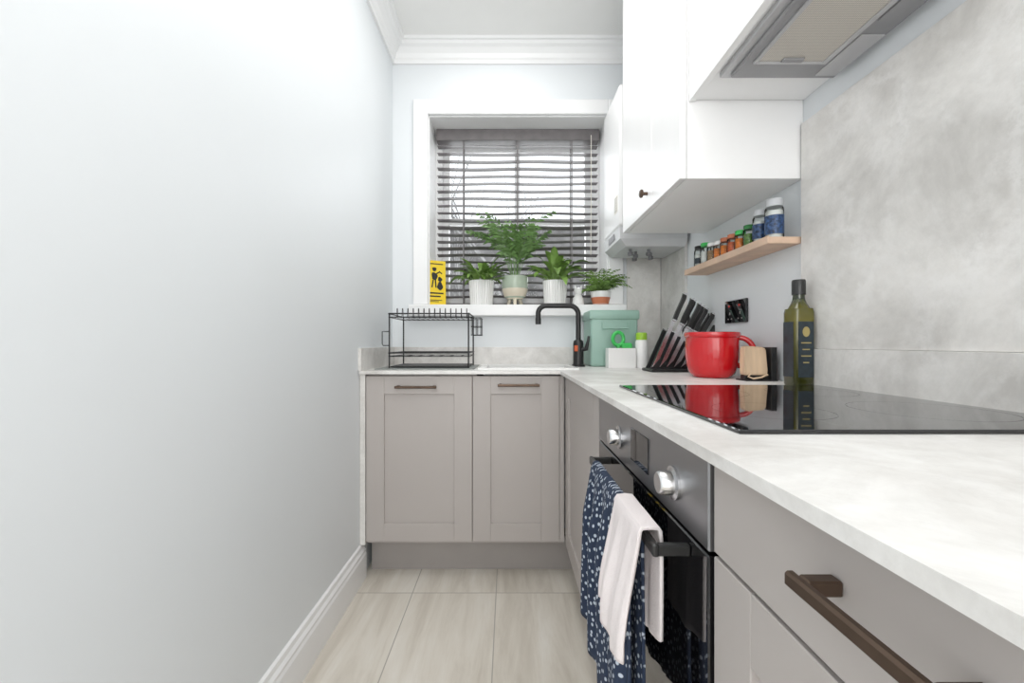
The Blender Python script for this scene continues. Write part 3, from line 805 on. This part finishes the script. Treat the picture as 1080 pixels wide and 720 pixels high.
lathe('drain', [(0, 0), (.035, 0), (.035, .003), (.028, .002), (0, .001)], ((SX0+SX1)/2, (SY0+SY1)/2, Z-.17), CHROME, sk, 24)
tx, ty = .358, 2.13
tp = thing('kitchen_tap', 'matt black swan-neck kitchen mixer tap', 'tap', (tx, ty, WT))
lathe('base', [(0, 0), (.034, 0), (.034, .008), (.028, .012), (.0265, .02), (.0265, .118), (.024, .13), (.017, .136), (0, .136)], (tx, ty, WT), BLACK, tp, 28)
boxes('temperature_mark', [(tx-.024, tx-.006, ty-.0275, ty-.020, WT+.078, WT+.108)], REDO, tp, .002)
pts = [(tx, ty, WT+.12), (tx, ty, WT+.20), (tx, ty, WT+.262)] + arc((tx-.045, ty-.0, WT+.265), .045, 0, math.pi/2, 8)
pts += [(tx-.09, ty, WT+.310), (tx-.16, ty, WT+.310)] + [(p[0], ty, p[2]) for p in arc((tx-.165, ty, WT+.270), .040, math.pi/2, math.pi, 8)] + [(tx-.205, ty, WT+.235)]
tube('spout', pts, .0130, BLACK, tp, 14)
lathe('nozzle', [(0, 0), (.0145, 0), (.015, .03), (.013, .034), (0, .034)], (tx-.205, ty, WT+.215), BLACK, tp, 16)
tube('lever', [(tx+.018, ty-.012, WT+.088), (tx+.036, ty-.022, WT+.09), (tx+.044, ty-.03, WT+.13), (tx+.047, ty-.032, WT+.155)], [.013, .012, .007, .006], BLACK, tp, 10)

# ------------------------------------------------------------ drying rack
top(boxes('draining_mat', [(-.60, -.155, 1.87, 2.24, WT, WT+.004)], M('slate_grey_mat', (.26, .28, .27), .35), bevel=.001), 'thin grey draining mat under the dish rack', 'mat')
rk = thing('dish_rack', 'two-tier black wire dish drying rack beside the sink', 'dish rack', (-.365, 2.06, WT+.004))
ra, rb, rc, re = -.555, -.180, 1.93, 2.20
def rect(z, a=ra, b=rb, c=rc, e=re, r=.008):
    out = []
    for (px, py, s) in ((b-r, e-r, 0), (a+r, e-r, 1), (a+r, c+r, 2), (b-r, c+r, 3)):
        for i in range(4):
            t_ = math.pi/2*(s + i/3); out.append((px + r*math.cos(t_), py + r*math.sin(t_), z))
    return out
b0 = WT + .004
for px in (ra+.004, rb-.004):
    for py in (rc+.004, re-.004):
        tube('post', [(px, py, b0), (px, py, b0+.256)], .0036, BLACK, rk, 8)
for (zl, tines) in ((b0+.252, True), (b0+.070, False)):
    bm = bmesh.new()
    tube_bm(bm, rect(zl), .0034, 6, closed=True)
    tube_bm(bm, rect(zl-.016), .0024, 6, closed=True)
    nx = 14
    for i in range(nx):
        x = ra + .02 + (rb - ra - .04) * i / (nx-1)
        if tines:
            tube_bm(bm, [(x, rc, zl-.016), (x, rc+.07, zl-.016), (x, rc+.075, zl+.022)] + arc((x, rc+.082, zl+.024), .007, math.pi, 0, 4, 'yz') + [(x, rc+.089, zl+.022), (x, rc+.094, zl-.016), (x, re, zl-.016)], .0016, 5)
        elif i % 2 == 0:
            tube_bm(bm, [(x, rc, zl-.016), (x, re, zl-.016)], .0015, 5)
    fin('tier', bm, BLACK, rk, True)
boxes('drip_tray', [(ra+.008, rb-.008, rc+.008, re-.008, b0+.003, b0+.009)], BLACK, rk, .001)
bm = bmesh.new()
for zc in (1.07, 1.11, 1.15): tube_bm(bm, rect(zc, rb+.004, rb+.052, rc+.04, rc+.16), .0018, 5, closed=True)
for x in (rb+.006, rb+.028, rb+.050):
    for y in (rc+.042, rc+.10, rc+.158): tube_bm(bm, [(x, y, 1.07), (x, y, 1.15)], .0014, 5)
fin('cutlery_holder', bm, BLACK, rk, True)
tube('cup_hook', [(ra, rc+.02, 1.085), (ra-.034, rc+.02, 1.085), (ra-.034, rc+.02, 1.03), (ra-.030, rc+.02, 1.02), (ra, rc+.02, 1.02)], .0026, BLACK, rk, 6)

# ------------------------------------------------------------ mint caddy and bits
gb = thing('storage_tin', 'mint green enamel storage bin with lid beside the tap', 'bin', (.54, 2.19, WT))
boxes('body', [(.415, .655, 2.10, 2.30, WT, 1.165)], MINT, gb, .014, seg=3, smooth=True)
boxes('lid', [(.409, .661, 2.094, 2.306, 1.150, 1.198)], MINT, gb, .008, seg=2, smooth=True)
tube('handle', [(.47, 2.088, 1.135), (.47, 2.083, 1.105), (.60, 2.083, 1.105), (.60, 2.088, 1.135)], .004, MINT, gb, 8)
hl = thing('sponge_holder', 'small white ceramic sink caddy', 'holder', (.545, 2.03, WT))
boxes('tray', [(.480, .612, 1.995, 2.002, WT, WT+.095), (.480, .612, 2.053, 2.06, WT, WT+.095), (.480, .487, 2.002, 2.053, WT, WT+.095), (.605, .612, 2.002, 2.053, WT, WT+.095), (.487, .605, 2.002, 2.053, WT, WT+.01)], CERAM, hl, .0015)
br = thing('dish_brush', 'green plastic dish brush standing in the white caddy', 'brush', (.535, 2.03, WT+.012))
bm = bmesh.new()
c = Vector((.535, 2.03, WT+.140))
tube_bm(bm, [c + Vector((.026*math.cos(a), 0, .032*math.sin(a))) for a in [i*2*math.pi/20 for i in range(20)]], .009, 8, closed=True)
tube_bm(bm, [c - Vector((0, 0, .03)), Vector((.535, 2.03, WT+.02))], .009, 8)
fin('handle', bm, GREENP, br, True)
boxes('brush_head', [(.55, .60, 2.012, 2.045, WT+.012, WT+.12)], GREENP, br, .006)
sb2 = thing('liquid_bottle', 'small white bottle with lime green cap', 'bottle', (.645, 2.02, WT))
lathe('bottle', [(0, 0), (.027, 0), (.029, .006), (.029, .125), (.025, .135), (0, .136)], (.645, 2.02, WT), CERAM, sb2, 24)
lathe('cap', [(0, .135), (.0265, .135), (.0265, .165), (.022, .17), (0, .17)], (.645, 2.02, WT), LIME, sb2, 24)

# ------------------------------------------------------------ sill items
bk = thing('book', 'yellow paperback with black print standing on the window sill', 'book', (0, 0, 0))
hw = .054
boxes('cover', [(-hw, hw, -.014, -.012, 0, .255), (-hw, hw, .012, .014, 0, .255), (-hw-.002, -hw, -.014, .014, 0, .255)], YELLOW, bk)
boxes('pages', [(-hw, hw-.003, -.012, .012, .003, .252)], PAPER, bk)
bm = bmesh.new()
def stroke(pts_, w_):
    for (a, b) in zip(pts_[:-1], pts_[1:]):
        a = Vector((a[0], 0, a[1])); b = Vector((b[0], 0, b[1])); dd = (b-a).normalized(); nn = Vector((-dd.z, 0, dd.x))*w_
        vs = [bm.verts.new(p + Vector((0, -.0145, 0))) for p in (a-nn-dd*w_, a+nn-dd*w_, b+nn+dd*w_, b-nn+dd*w_)]
        bm.faces.new(vs)
def blob(cx_, cz_, rx_, rz_, ph):
    vs = [bm.verts.new((cx_ + rx_*math.cos(a)*(1+.18*math.sin(3*a+ph)), -.0145, cz_ + rz_*math.sin(a)*(1+.15*math.cos(2*a+ph)))) for a in [i*2*math.pi/16 for i in range(16)]]
    bm.faces.new(vs)
blob(-.012, .205, .012, .013, 0); blob(-.012, .165, .017, .024, 1); blob(.020, .150, .013, .013, 2); blob(.020, .112, .017, .022, 3)
stroke([(-.020, .140), (-.026, .105)], .004); stroke([(-.006, .140), (-.004, .105)], .004)
stroke([(.0, .180), (.018, .192), (.030, .184)], .0035)
stroke([(-.036, .070), (.036, .070)], .004); stroke([(-.036, .052), (.020, .052)], .004)
stroke([(-.036, .030), (.030, .030)], .002); stroke([(-.036, .022), (.010, .022)], .002)
stroke([(-.036, .236), (.036, .236)], .003)
fin('cover_print', bm, BLACK, bk)
bk.rotation_euler = (math.radians(-2), 0, math.radians(27))
bk.location = (-.410, YF+.04, SZ+.0015)

def frond(bm, o, az, el, L, droop, n, ll, lw, start=.34):
    p = Vector(o); e = el; pts = [p.copy()]; dirs_ = []
    for i in range(n):
        d_ = Vector((math.cos(az)*math.cos(e), math.sin(az)*math.cos(e), math.sin(e)))
        dirs_.append(d_); p = p + d_*(L/n); pts.append(p.copy()); e -= droop/n*(.3+1.4*i/n)
    tube_bm(bm, pts, [.0024*(1-.7*i/n) for i in range(n+1)], 4, cap=False)
    for i in range(max(1, int(n*start)), n+1):
        t_ = i/n; s = Vector((-math.sin(az), math.cos(az), 0)); d_ = dirs_[min(i, n-1)]
        l = ll*(math.sin(math.pi*min(1, .15 + t_*.80))**.6 * .9 + .1)
        for sg in (-1, 1):
            dr = (s*sg*.8 + d_*.7 + Vector((0, 0, random.uniform(-.3, .15)))).normalized()
            a = pts[i]; m_ = a + dr*l*.45; tip = a + dr*l + Vector((0, 0, -l*.25))
            wv = (d_*.8 + Vector((0, 0, .3)))*lw
            vs = [bm.verts.new(a), bm.verts.new(m_+wv), bm.verts.new(tip), bm.verts.new(m_-wv)]
            bm.faces.new(vs)
def leaf(bm, o, az, el, L, W_, droop, stem=0.0):
    p = Vector(o); e = el; n = 7
    if stem:
        d_ = Vector((math.cos(az)*math.cos(el), math.sin(az)*math.cos(el), math.sin(el)))
        tube_bm(bm, [p, p + d_*stem], .0015, 4, cap=False); p = p + d_*stem
    s = Vector((-math.sin(az), math.cos(az), 0)); prev = None
    for i in range(n+1):
        t_ = i/n; w = W_*math.sin(math.pi*min(.98, t_*.93+.05))**.8
        up = Vector((0, 0, w*.35))
        cur = [bm.verts.new(p - s*w + up), bm.verts.new(p), bm.verts.new(p + s*w + up)]
        if prev:
            for j in (0, 1): bm.faces.new([prev[j], prev[j+1], cur[j+1], cur[j]])
        prev = cur
        d_ = Vector((math.cos(az)*math.cos(e), math.sin(az)*math.cos(e), math.sin(e)))
        p = p + d_*(L/n); e -= droop/n
def keep_front(bm, ym=YF+.125):
    for v in bm.verts:
        if v.co.y > ym - .03: v.co.y = ym - .03 + .03*(1 - math.exp(-(v.co.y-ym+.03)/.06))
PY = YF + .035
def ribbed(x, y, r, h, name, label):
    P = thing(name, label, 'potted plant', (x, y, SZ))
    lathe('pot', [(0, 0), (r*.86, 0), (r*.88, .004), (r, h-.004), (r*.99, h), (r*.92, h), (r*.90, h-.02), (0, h-.02)], (x, y, SZ), CERAM, P, 120, rib=30, ribamp=.022)
    lathe('soil', [(0, 0), (r*.88, 0), (r*.88, .004), (0, .008)], (x, y, SZ+h-.021), SOIL, P, 24)
    return P
p1 = ribbed(-.152, PY, .070, .140, 'potted_plant', 'leafy green plant in a white ribbed pot')
bm = bmesh.new()
for i in range(60):
    az = random.uniform(0, 2*math.pi); r0 = random.uniform(0, .035)
    leaf(bm, (-.152+r0*math.cos(az), PY+r0*math.sin(az), SZ+.12), az, random.uniform(.35, 1.4), random.uniform(.08, .15), .016, random.uniform(.8, 2.0), random.uniform(.02, .07))
keep_front(bm)
fin('foliage', bm, LEAF, p1, True)
p3 = ribbed(.265, PY, .068, .140, 'potted_plant', 'broad-leaved green plant in a white ribbed pot')
bm = bmesh.new()
for i in range(50):
    az = random.uniform(0, 2*math.pi); r0 = random.uniform(0, .03)
    leaf(bm, (.265+r0*math.cos(az), PY+r0*math.sin(az), SZ+.12), az, random.uniform(.45, 1.45), random.uniform(.09, .16), .022, random.uniform(.8, 2.0), random.uniform(.03, .10))
keep_front(bm)
fin('foliage', bm, LEAF, p3, True)
p2 = thing('potted_palm', 'parlour palm in a sage green glazed footed pot', 'potted plant', (.038, PY, SZ))
PX = .038
lathe('pot', [(0, .035), (.040, .035), (.058, .05), (.072, .09), (.075, .125), (.073, .165), (.068, .165), (.066, .145), (0, .145)], (PX, PY, SZ), GLAZE, p2, 40)
for i in range(3):
    a = math.radians(-90 + 120*i)
    tube('pot_foot', [(PX+.030*math.cos(a), PY+.030*math.sin(a), SZ+.045), (PX+.045*math.cos(a), PY+.045*math.sin(a), SZ)], [.012, .009], CREAM, p2, 10)
lathe('pot_band', [(.0415, .036), (.060, .052), (.0728, .088), (.0735, .095)], (PX, PY, SZ), CREAM, p2, 40, close=False)
lathe('soil', [(0, 0), (.0665, 0), (.0665, .006), (0, .01)], (PX, PY, SZ+.146), SOIL, p2, 24)
bm = bmesh.new()
for i in range(24):
    az = i*2.4 + random.uniform(-.3, .3); el = random.uniform(1.2, 1.55)
    if math.sin(az) > .4: el = max(el, 1.42)
    L_ = random.uniform(.24, .47)
    frond(bm, (PX+.015*math.cos(az), PY-.005+.015*math.sin(az), SZ+.15), az, el, L_, random.uniform(.8, 1.9), 13, .085, .0095, .40)
keep_front(bm)
fin('foliage', bm, LEAFD, p2)
FX, FY = .515, YF+.015
p4 = thing('potted_fern', 'small fern in a terracotta pot with white band', 'potted plant', (FX, FY, SZ))
lathe('pot', [(0, 0), (.036, 0), (.042, .006), (.054, .05), (.056, .075), (.051, .075), (.050, .06), (0, .06)], (FX, FY-.02, SZ), CERAM, p4, 32)
lathe('pot_band', [(.0365, .0), (.0435, .008), (.050, .03), (.0535, .042)], (FX, FY-.02, SZ), TERRA, p4, 32, close=False)
bm = bmesh.new()
for i in range(36):
    az = i*2.4; el = random.uniform(.6, 1.45)
    frond(bm, (FX, FY-.02, SZ+.06), az, el, random.uniform(.12, .19), 1.7, 10, .036, .006)
for v in bm.verts:
    if v.co.x > .548 and v.co.y > 2.303: v.co.y = 2.303
keep_front(bm)
fin('foliage', bm, LEAF, p4)
fg = thing('cat_figurine', 'small white ceramic cat figurine on the sill', 'figurine', (.392, PY-.03, SZ))
lathe('figure', [(0, 0), (.030, 0), (.034, .012), (.030, .035), (.020, .056), (.016, .062), (.022, .070), (.025, .082), (.020, .095), (0, .101)], (.392, PY-.03, SZ), CERAM, fg, 24)
for sg in (-1, 1):
    bm = bmesh.new()
    b_ = [bm.verts.new((.392+sg*.014+dx, PY-.03+dy_, SZ+.092)) for dx, dy_ in ((-.008, -.005), (.008, -.005), (.008, .005), (-.008, .005))]
    t_ = bm.verts.new((.392+sg*.018, PY-.03, SZ+.115)); bm.faces.new(b_)
    for i in range(4): bm.faces.new([b_[i], b_[(i+1) % 4], t_])
    fin('ear', bm, CERAM, fg)

# ------------------------------------------------------------ lights, world, camera
def area(name, loc, rot, sx, sy, e, col=(1, 1, 1)):
    l = bpy.data.lights.new(name, 'AREA'); l.shape = 'RECTANGLE'; l.size = sx; l.size_y = sy; l.energy = e; l.color = col
    o = bpy.data.objects.new(name, l); o.location = loc; o.rotation_euler = rot; COL.objects.link(o); return o
area('studio_light', (.0, -1.55, 1.2), (math.radians(90), 0, 0), 1.4, 2.2, 25, (1, .985, .965))
area('bounce_light', (.0, -.8, 1.8), (math.radians(120), 0, 0), 1.1, .9, 7, (1, .985, .965))
area('low_fill_light', (.78, -.75, .7), (math.radians(95), 0, math.radians(52)), .9, 1.1, 7, (1, .985, .965))
area('ceiling_fill', (-.05, 1.2, 2.67), (0, 0, 0), .5, 1.6, 11, (1, .985, .965))  # unseen fill panel under the ceiling, added to even out the room light
area('daylight', (.05, 2.95, 2.1), (math.radians(-75), 0, 0), 1.1, 1.3, 16, (.94, .97, 1))
w = bpy.data.worlds.new('World'); scene.world = w; w.use_nodes = True
w.node_tree.nodes['Background'].inputs['Color'].default_value = (.92, .96, 1, 1)
w.node_tree.nodes['Background'].inputs['Strength'].default_value = 1.6
cam = bpy.data.cameras.new('camera'); co = bpy.data.objects.new('camera', cam); COL.objects.link(co)
co.location = (0, 0, 1.03); co.rotation_euler = (math.radians(90), 0, 0)
cam.lens = 440/1080*36; cam.sensor_width = 36; cam.clip_start = .02
cam.shift_x = 4/1080; cam.shift_y = 2/1080
scene.camera = co
